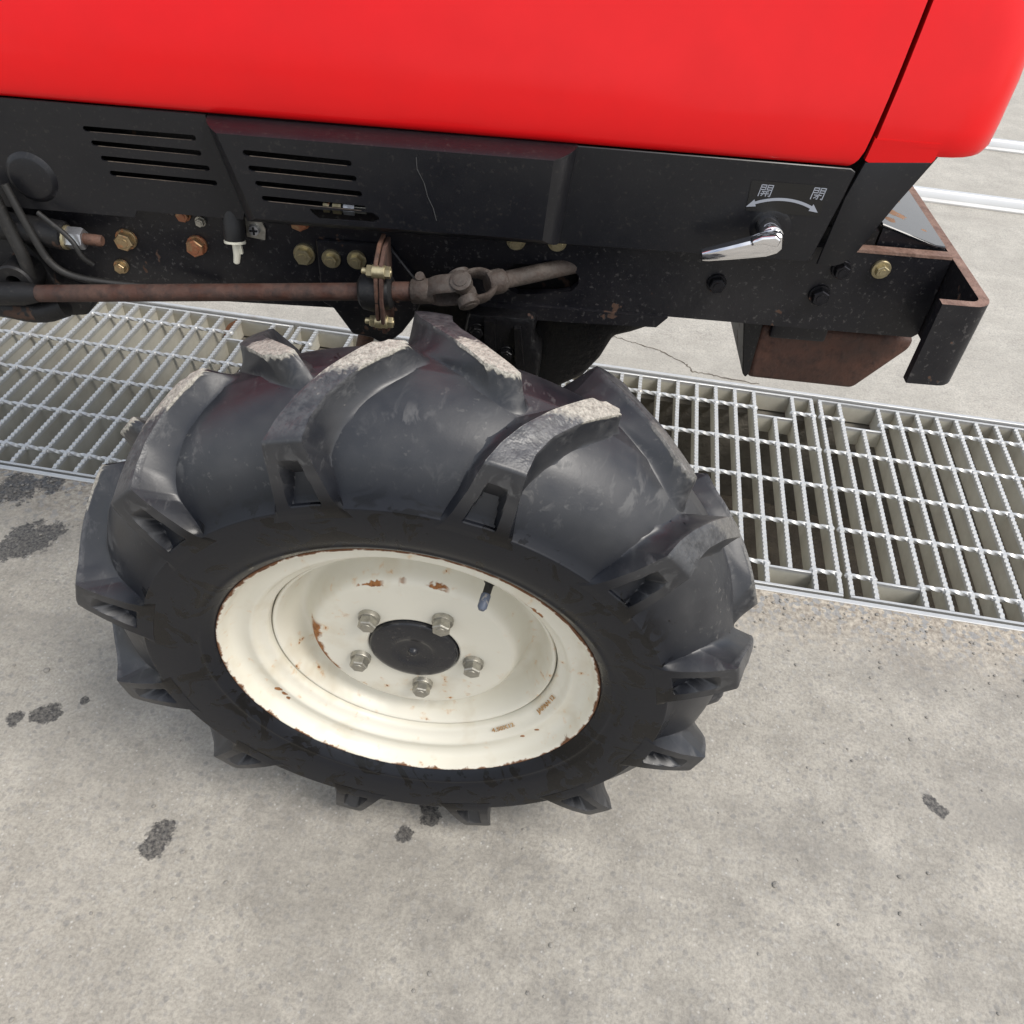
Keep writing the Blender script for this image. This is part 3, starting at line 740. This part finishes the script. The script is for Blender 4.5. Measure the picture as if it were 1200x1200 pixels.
# ---- side covers
def slot_poly(a0, z0, a1, z1, h):
    """slanted louvre: upper-left (a0,z0) to upper-right (a1,z1), height h; right end leans"""
    r = h*.48; p = []
    t = Vector((a1-a0, z1-z0)).normalized(); n = Vector((-t.y, t.x)); A = Vector((a0, z0))-n*h/2; B = Vector((a1, z1))-n*h/2
    for c_, s in ((B, -90), (A, 90)):
        for i in range(7):
            an = R(s+30*i); q = c_ + t*math.cos(an)*r + n*math.sin(an)*h/2; p.append((q.x, q.y))
    return p
sL = [(-.293, .6500, -.205, .6500), (-.2895, .6390, -.2030, .6380), (-.285, .6270, -.1985, .6260), (-.281, .6150, -.1945, .6140)]
rear = [(-1.2, .6665), (-1.2, .574), (-.272, .5752), (-.268, .5815), (-.176, .5815), (-.1715, .593), (-.190, .657), (-.192, .6665)]
bm = bmesh.new(); plate(bm, rear, CB, CB+.002, [slot_poly(*s, .0043) for s in sL]); rearc = link('rear_side_cover', bm, 'cover_black', trac, 25)
for a0, z0, a1, z1 in sL:
    bm = bmesh.new(); tube(bm, [(a0+.003, CB+.0004, z0-.0046), (a1-.002, CB+.0004, z1-.0046)], [.00042, .00042], 6); link('louvre_lip', bm, 'louvre_rust', rearc)
bm = bmesh.new(); V = []
for rr_, dd in ((.0225, .0010), (.0210, -.0004), (.0180, -.0028), (.0165, -.0034), (.0001, -.0034)):
    V.append([(-.352+rr_*math.cos(k*math.pi/20), CB+dd, .6035+rr_*math.sin(k*math.pi/20)) for k in range(40)])
rings(bm, V, False); link('round_emboss', bm, 'cover_black', rearc, 60)

# bulged front cover
sR = [(-.156, .6505, -.074, .6490), (-.1535, .6385, -.071, .6372), (-.1500, .6265, -.0675, .6250), (-.1465, .6145, -.065, .6132)]
opening = [(-.110, .6065), (-.107, .6015), (-.103, .5985), (-.058, .5995), (-.053, .6020), (-.0525, .6045), (-.058, .6080)]
def ring_interp(o0, o1, b0, b1, n=6):
    rs = []
    for i in range(n+1):
        t = i/n; s = math.sin(t*math.pi/2)**1.2; d_ = 1-math.cos(t*math.pi/2)
        rs.append([(a0+(a1-a0)*s, b0+(b1-b0)*d_*.35+(b1-b0)*.65*t**1.3, z0+(z1-z0)*s) for (a0, z0), (a1, z1) in zip(o0, o1)])
    return rs
def dense(poly, n=8):
    q = []
    for i, p in enumerate(poly):
        b = poly[(i+1) % len(poly)]
        q += [(p[0]+(b[0]-p[0])*k/n, p[1]+(b[1]-p[1])*k/n) for k in range(n)]
    return q
f0 = dense([(-.1765, .6615), (.0865, .6620), (.0830, .5965), (-.1570, .5945)]); f1 = dense([(-.191, .6655), (.105, .6665), (.0975, .5845), (-.1715, .5825)])
bm = bmesh.new()
bulge_holes = [slot_poly(*s, .0045) for s in sR] + [opening]
plate(bm, f0, BB, BB+.002, bulge_holes)
rings(bm, ring_interp(f0, f1, BB, CB+.004), False)
# shelf towards the hood and the flat panel ahead of the bulge
for q in (((-.191, CB+.0035, .6653), (.105, CB+.0035, .6663), (.105, CB+.022, .672), (-.191, CB+.022, .672)),):
    bm.faces.new([bm.verts.new(p) for p in q])
frontc = link('side_cover', bm, 'cover_black', trac, 40)
bm = bmesh.new(); plate(bm, [(.0955, .5838), (.3065, .5862), (.3100, .5870), (.3120, .5905), (.3210, .641), (.3245, .6640), (.3200, .6665), (.1020, .6665)], CB, CB+.002); bevel(bm, .0006, 1)
link('front_flat_panel', bm, 'cover_black', frontc, 25)
for a0, z0, a1, z1 in sR:
    bm = bmesh.new(); tube(bm, [(a0+.003, BB+.0004, z0-.0048), (a1-.002, BB+.0004, z1-.0048)], [.00042, .00042], 6); link('louvre_lip', bm, 'louvre_rust', frontc)
bm = bmesh.new(); plate(bm, [(.3180, .5845), (.3330, .5845), (.3395, .5875), (.3470, .5960), (.3790, .6760), (.3290, .6720), (.3228, .6430)], CB, CB+.003); bevel(bm, .0009, 2)
link('front_side_panel', bm, 'cover_black', trac, 25)
# brass fitting seen through the opening
bm = bmesh.new(); tube(bm, [(-.100, .252, .604), (-.060, .252, .6045)], .0028, 10); pipe = link('fuel_pipe', bm, 'plastic_black', trac)
for a, r_, w_, m_ in ((-.0985, .0045, .005, 'zinc_gold'), (-.0895, .0050, .007, 'zinc_gold'), (-.0795, .0052, .009, 'steel_bright'), (-.070, .0032, .010, 'zinc_grey')):
    bm = bmesh.new(); rings(bm, [[(a+s*w_/2, .252+r_*math.cos(R(60*i)), .604+r_*math.sin(R(60*i))) for i in range(6)] for s in (-1, 1)]); link('pipe_nut', bm, m_, pipe, 30)

# scratch on the bulge: pale scuff with its own course
bm = bmesh.new(); sp_ = [(-.0205, .6560), (-.0200, .6470), (-.0145, .6360), (-.0120, .6255), (-.0075, .6160), (-.0050, .6060)]
for (a, z), (a2, z2) in zip(sp_, sp_[1:]):
    bm.faces.new([bm.verts.new(p) for p in ((a-.0004, BB-.0003, z), (a+.0004, BB-.0003, z), (a2+.0003, BB-.0003, z2), (a2-.0003, BB-.0003, z2))])
mat_paint('scuff', (.055, .055, .055), .7); link('scratch', bm, 'scuff', frontc, 0)

# latch: boss dish, chrome lever
bm = bmesh.new(); V = []
for rr_, dd in ((.0180, .0006), (.0165, -.0002), (.0140, -.0009), (.0115, -.0012), (.0001, -.0013)):
    V.append([(.2705+rr_*math.cos(k*math.pi/20), CB+dd, .6135+rr_*math.sin(k*math.pi/20)*.95) for k in range(40)])
rings(bm, V, False); link('latch_boss', bm, 'cover_black', frontc, 60)
bm = bmesh.new(); cyl(bm, (.2675, CB, .6155), (.2675, .238, .6155), .0098, .0098, 24); bevel(bm, .0012, 2, 40)
lev = link('latch_lever', bm, 'chrome', frontc)
bm = bmesh.new(); ax2 = Vector((.2740-.2135, .6130-.5970)).normalized(); nx2 = Vector((-ax2.y, ax2.x)); secs = []
for t, hw, c_, th in ((0, .0030, 0, .0045), (.02, .0042, 0, .0068), (.10, .0050, 0, .0080), (.35, .0066, .0002, .0090), (.60, .0083, .0006, .0096), (.80, .0100, .0014, .0098), (.93, .0095, .0022, .0094), (.99, .0070, .0026, .0080), (1.02, .0040, .0026, .0055)):
    o2 = Vector((.2135, .5970))+ax2*(.0645*t)+nx2*c_
    secs.append([(o2.x+nx2.x*q*hw, .2378-th*d_, o2.y+nx2.y*q*hw) for q, d_ in ((-1, 0), (-1.0, .45), (-.86, .72), (-.60, .82), (.30, 1.0), (.72, .96), (.95, .75), (1, .45), (1, 0))])
rings(bm, secs); link('lever_arm', bm, 'chrome', lev, 28)
bm = bmesh.new(); grip = [(.2700, .6150), (.2715, .6215), (.2665, .6245), (.2560, .6225), (.2490, .6185), (.2490, .6140), (.2580, .6165)]
plate(bm, grip, .2225, .2320); bevel(bm, .0018, 3, 30); link('lever_knob', bm, 'chrome', lev, 40)
# decal: film, two characters and a curved double arrow
DB = CB-.0005
bm = bmesh.new(); plate(bm, rrect(.247, .3075, .6265, .6515, .001, 2, -.06), DB, CB+.0003); dec = link('decal', bm, 'decal_film', frontc, 0)
DP = DB-.0003
def stroke(bm, x0, y0, x1, y1, w_, org, s):
    a, b = Vector((x0, y0)), Vector((x1, y1)); t = (b-a).normalized(); n = Vector((-t.y, t.x))*w_/2; a -= t*w_*.3; b += t*w_*.3
    bm.faces.new([bm.verts.new((org[0]+p.x*s+.12*p.y*s, DP, org[1]+p.y*s)) for p in (a-n, b-n, b+n, a+n)])
gate = [(0, 0, 0, 1), (0, 1, .42, 1), (.42, 1, .42, .58), (0, .79, .42, .79), (0, .58, .42, .58), (1, 0, 1, 1), (1, 1, .58, 1), (.58, 1, .58, .58), (1, .79, .58, .79), (1, .58, .58, .58), (1, 0, .86, .06)]
kai = gate + [(.22, .42, .78, .42), (.16, .24, .84, .24), (.38, .42, .36, .2), (.36, .2, .24, .04), (.63, .42, .63, .02)]
hei = gate + [(.20, .38, .80, .38), (.57, .48, .57, .02), (.57, .02, .47, .06), (.55, .36, .24, .10)]
for nm, st, org in (('printed_character', kai, (.2535, .6395)), ('printed_character', hei, (.2955, .6405))):
    bm = bmesh.new()
    for s in st: stroke(bm, *s, .085, org, .0092)
    link(nm, bm, 'decal_print', dec, 0)
bm = bmesh.new(); c0 = Vector((.2755, .5800)); Lo, Hi = [], []
for i in range(25):
    an = R(113-46*i/24); Lo.append(bm.verts.new((c0.x+.0570*math.cos(an), DP, c0.y+.0570*math.sin(an)))); Hi.append(bm.verts.new((c0.x+.0594*math.cos(an), DP, c0.y+.0594*math.sin(an))))
for i in range(24): bm.faces.new((Lo[i], Lo[i+1], Hi[i+1], Hi[i]))
for an0, sgn in ((113, 1), (67, -1)):
    p = lambda an, r_: (c0.x+r_*math.cos(R(an)), DP, c0.y+r_*math.sin(R(an)))
    bm.faces.new([bm.verts.new(q) for q in (p(an0, .0551), p(an0, .0613), p(an0+sgn*7.5, .0578))])
link('printed_arrow', bm, 'decal_print', dec, 0)

# ---- hood (red), lofted section swept along the tractor
def hood_sec(zb, inset=0., top=.93):
    half = [(CB+.016, zb+.004), (CB+.010, zb+.0005), (CB+.004, zb+.001), (CB+.0008, zb+.004), (CB, zb+.010), (CB+.0015, zb+.03), (CB+.007, zb+.06), (CB+.028, zb+.13), (CB+.052, zb+.185), (CB+.082, zb+.225), (CB+.12, zb+.25), (CB+.16, zb+.26), (CL, zb+.262)]
    half = smooth_poly(half, 1)
    return half + [(2*CL-y, z) for y, z in reversed(half[:-1])]
bm = bmesh.new(); base = hood_sec(.6655)
rs = []
for a in (-1.25, -.6, -.2, .1, .30): rs.append([(a, y, z) for y, z in base])
for k in range(1, 8):      # rounded lower front corner, leaning upper edge
    t = k/7
    ring = []
    for y, z in base:
        lim = .3105 + .013*math.sqrt(max(0, 1-(1-min(1, (z-.6655)/.016))**2)) + (z-.6655)*.16
        ring.append((.30+(lim-.30)*t, y, z))
    rs.append(ring)
rings(bm, rs, False, False)
link('hood', bm, 'hood_red', trac, 45)
bm = bmesh.new(); box(bm, -1.2, .318, CB+.008, 2*CL-CB-.008, .672, .690); link('hood_seal', bm, 'gap_black', trac)
# nose: plan outline with rounded front corners
def nose_plan(inset, front, back):
    p = []; y0 = CB+inset; x1 = front-inset; rc = .045
    p.append((back, y0))
    for i in range(9):
        an = R(-90+90*i/8); p.append((x1-rc+rc*math.cos(an), y0+rc+rc*math.sin(an)))
    for i in range(1, 6):
        t = i/6; p.append((x1+.010*math.sin(math.pi*t), y0+rc+(2*CL-2*y0-2*rc)*t))
    for i in range(9):
        an = R(90*i/8); p.append((x1-rc+rc*math.cos(an), 2*CL-y0-rc+rc*math.sin(an)))
    p.append((back, 2*CL-y0)); return p
bm = bmesh.new(); NF = .434
def lev_(z, inset, front, back): return [(x, y, z) for x, y in nose_plan(inset, front, back)]
bk = lambda z: .3275+(z-.6655)*.16
rings(bm, [lev_(.6800, .012, NF, .350), lev_(.6785, .006, NF, .350), lev_(.6800, .0025, NF, .350), lev_(.686, .0005, NF, bk(.69)), lev_(.70, .002, NF+.003, bk(.70)), lev_(.73, .0085, NF+.013, bk(.73)), lev_(.76, .017, NF+.023, bk(.76)), lev_(.82, .036, NF+.036, bk(.82)), lev_(.87, .065, NF+.042, bk(.87)), lev_(.91, .105, NF+.035, bk(.91)), lev_(.925, .14, NF+.02, bk(.92))])
# lower side skirt of the nose
plate(bm, [(.3285, .6735), (.333, .6715), (.379, .6755), (.381, .678), (.381, .690), (.3305, .690)], CB+.0006, CB+.006)
plate(bm, [(.3285, .6735), (.333, .6715), (.379, .6755), (.381, .678), (.381, .690), (.3305, .690)], 2*CL-CB-.006, 2*CL-CB-.0006)
link('nose_cowl', bm, 'hood_red', trac, 40)
bm = bmesh.new(); plate(bm, [(y, z) for y, z in ((CB+.02, .60), (2*CL-CB-.02, .60), (2*CL-CB-.02, .69), (CB+.02, .69))], .353, .358, (), lambda y, z, x: (x+(z-.60)*.45, y, z)); link('grille', bm, 'plastic_black', trac, 25)

# ---- bumper: bent plate seen from above as a U
bm = bmesh.new(); T_ = .0085
def plan_path(off):
    p = [(.4045, .2005+off)]; x1 = .4465-off; rc = .016-off; y0 = .2005+off
    p.append((.420, y0))
    for i in range(7):
        an = R(-90+90*i/6); p.append((x1-rc+rc*math.cos(an), y0+rc+rc*math.sin(an)))
    m = [(x, 2*CL-y) for x, y in reversed(p)]; return p + m
outer, inner = plan_path(0), plan_path(T_)
Z0, Z1 = .5145, .5905
cols = []
for (xo, yo), (xi, yi) in zip(outer, inner):
    cols.append([bm.verts.new((xo, yo, Z0)), bm.verts.new((xo, yo, Z1)), bm.verts.new((xi, yi, Z1)), bm.verts.new((xi, yi, Z0))])
for a, b in zip(cols, cols[1:]):
    for i in range(4):
        f = bm.faces.new((a[i], b[i], b[(i+1) % 4], a[(i+1) % 4])); f.material_index = 1 if i == 1 else 0
bm.faces.new(cols[0]); bm.faces.new(cols[-1][::-1])
bmp = link('bumper', bm, ['frame_black', 'rust_edge'], trac, 40)
# deck plate behind the bumper
bm = bmesh.new()
dk = [(.3735, .2960), (.4235, .2905), (.4350, .2960), (.4350, 2*CL-.296), (.3735, 2*CL-.296)]
DZ = .5985
plate(bm, [(a, y) for a, y in dk], DZ, DZ-.003, (), lambda a, y, z: (a, y, z+.012-(a-.3735)*.26)); bevel(bm, .0008, 1)
link('deck_plate', bm, 'deck_gloss', trac, 25)
bm = bmesh.new(); plate(bm, [(.375, .6072), (.4345, .5922), (.4345, .5905), (.3745, .585)], .2945, .2970); link('deck_lip', bm, 'frame_black', trac, 25)
# rusty hitch block under the frame
bm = bmesh.new(); blk = [(.2995, .4985), (.4475, .4985), (.4475, .4860), (.4085, .4345), (.3000, .4375)]
plate(bm, blk, .302, 2*CL-.302); bevel(bm, .0062, 5, 20); hitch = link('hitch_block', bm, 'cast_brown', trac, 40)
bm = bmesh.new(); box(bm, .308, .362, .296, .303, .489, .512); bevel(bm, .003, 2); link('pocket_pad', bm, 'frame_black', hitch)
bm = bmesh.new(); plate(bm, [(.2785, .514), (.300, .514), (.3010, .4450), (.2985, .4400), (.2945, .4440)], .2995, 2*CL-.2995); bevel(bm, .001, 1); link('side_web', bm, 'dark_iron', hitch, 25)

# ---- front axle and carrier
bm = bmesh.new(); plate(bm, [(-.04, .505), (.20, .512), (.176, .4895), (.150, .474), (.139, .432), (.10, .395), (.02, .395), (-.03, .44)], .305, .355); bevel(bm, .006, 2, 25); axb = link('axle_carrier', bm, 'greasy_iron', trac, 30)
bm = bmesh.new(); plate(bm, [(.09, .508), (.205, .508), (.196, .494), (.176, .484), (.160, .478), (.150, .452), (.136, .430), (.100, .405), (.07, .43)], .292, .330); bevel(bm, .005, 2, 20); link('carrier_arm', bm, 'greasy_iron', axb, 30)
bm = bmesh.new(); plate(bm, [(.02, .509), (.085, .509), (.082, .482), (.092, .470), (.090, .43), (.07, .40), (.03, .40), (.022, .44), (.012, .452)], .262, .300); bevel(bm, .007, 2, 20); plate(bm, [(.036, .506), (.046, .506), (.052, .42), (.040, .42)], .255, .263); plate(bm, [(.064, .500), (.070, .500), (.078, .44), (.070, .43)], .256, .263); link('steering_gear', bm, 'greasy_iron', axb, 30)
hexbolt('bolt', .0060, .005, (.0075, .002), 'greasy_iron', axb, (.030, .262, .492), (0, -1, 0), .2); hexbolt('bolt', .0060, .005, (.0075, .002), 'greasy_iron', axb, (.058, .262, .470), (0, -1, 0), .7)
bm = bmesh.new()
tube(bm, [(.0, .135, .306), (.0, .18, .306), (.0, .20, .315), (.0, .30, .345), (.0, CL, .352)], [.050, .052, .040, .036, .040], 24)
tube(bm, [(.005, .190, .24), (.005, .192, .29), (.005, .205, .44), (.005, .210, .485)], [.030, .044, .040, .026], 20); axle = link('front_axle', bm, 'greasy_iron', trac, 45)
bm = bmesh.new(); tube(bm, smooth_poly([(.075, .300, .512), (.062, .275, .470), (.070, .262, .44), (.050, .255, .40)], 2), .0065, 10); link('hose', bm, 'rubber_hose', axle)
bm = bmesh.new(); tube(bm, [(-.075, .30, .49), (-.10, .33, .40), (-.11, .345, .35)], .0085, 12); link('tie_rod', bm, 'rust_brown', axle)

# ---- clutter at the left: hoses, cylinder, coupling, eyelet
bm = bmesh.new(); tube(bm, [(-.42, .262, .560), (-.338, .258, .5545), (-.336, .258, .5545)], [.0125, .0125, .0105], 20); cy = link('hydraulic_cylinder', bm, 'dark_iron', trac)
bm = bmesh.new(); rings(bm, [[(x, .257+r_*math.cos(R(60*i+12)), .5535+r_*math.sin(R(60*i+12))) for i in range(6)] for x, r_ in ((-.336, .0086), (-.334, .0096), (-.322, .0096), (-.320, .0086))]); link('coupling_nut', bm, 'steel_bright', cy, 30)
bm = bmesh.new(); tube(bm, [(-.338, .257, .5535), (-.3345, .257, .5535)], [.0105, .0105], 20); link('washer', bm, 'zinc_gold', cy)
bm = bmesh.new(); tube(bm, [(-.320, .257, .5535), (-.305, .256, .5535), (-.3035, .256, .5535)], [.0050, .0050, .0040], 16); link('copper_tip', bm, 'rust_brown', cy)
for pts, r_ in (([(-.372, .252, .60), (-.360, .246, .560), (-.350, .243, .530), (-.325, .245, .519), (-.27, .258, .510), (-.22, .268, .506)], .0034), ([(-.385, .25, .60), (-.378, .246, .560), (-.372, .243, .535), (-.378, .245, .50)], .0055), ([(-.350, .25, .578), (-.322, .242, .560), (-.318, .240, .545), (-.312, .244, .536)], .0022)):
    bm = bmesh.new(); p_ = smooth_poly(pts, 3); tube(bm, p_, r_, 12); link('hose', bm, 'rubber_hose', trac)
bm = bmesh.new(); V = []
for i in range(28):
    a = 2*math.pi*i/28; V.append([(-.386+(r_)*math.cos(a), y, .5155+(r_)*math.sin(a)) for r_, y in ((.0150, .236), (.0165, .238), (.0165, .262), (.0062, .262), (.0062, .238), (.0075, .236))])
V.append(V[0]); rings(bm, V, False); bmesh.ops.remove_doubles(bm, verts=bm.verts, dist=1e-5); link('eyelet', bm, 'dark_iron', trac)
bm = bmesh.new(); plate(bm, [(-.47, .575), (-.47, .455), (-.345, .470), (-.335, .485), (-.365, .500), (-.372, .53), (-.40, .575)], .262, .32); bevel(bm, .004, 2); cs = link('casting', bm, 'dark_iron', trac, 30)
bm = bmesh.new(); tube(bm, smooth_poly([(-.46, .245, .487), (-.41, .24, .490), (-.375, .24, .484), (-.352, .245, .492)], 2), .011, 14); link('linkage', bm, 'dark_iron', cs)
hexbolt('bolt', .0075, .006, (.009, .003), 'zinc_rusty', cs, (-.372, .262, .553), (0, -1, 0), .3)
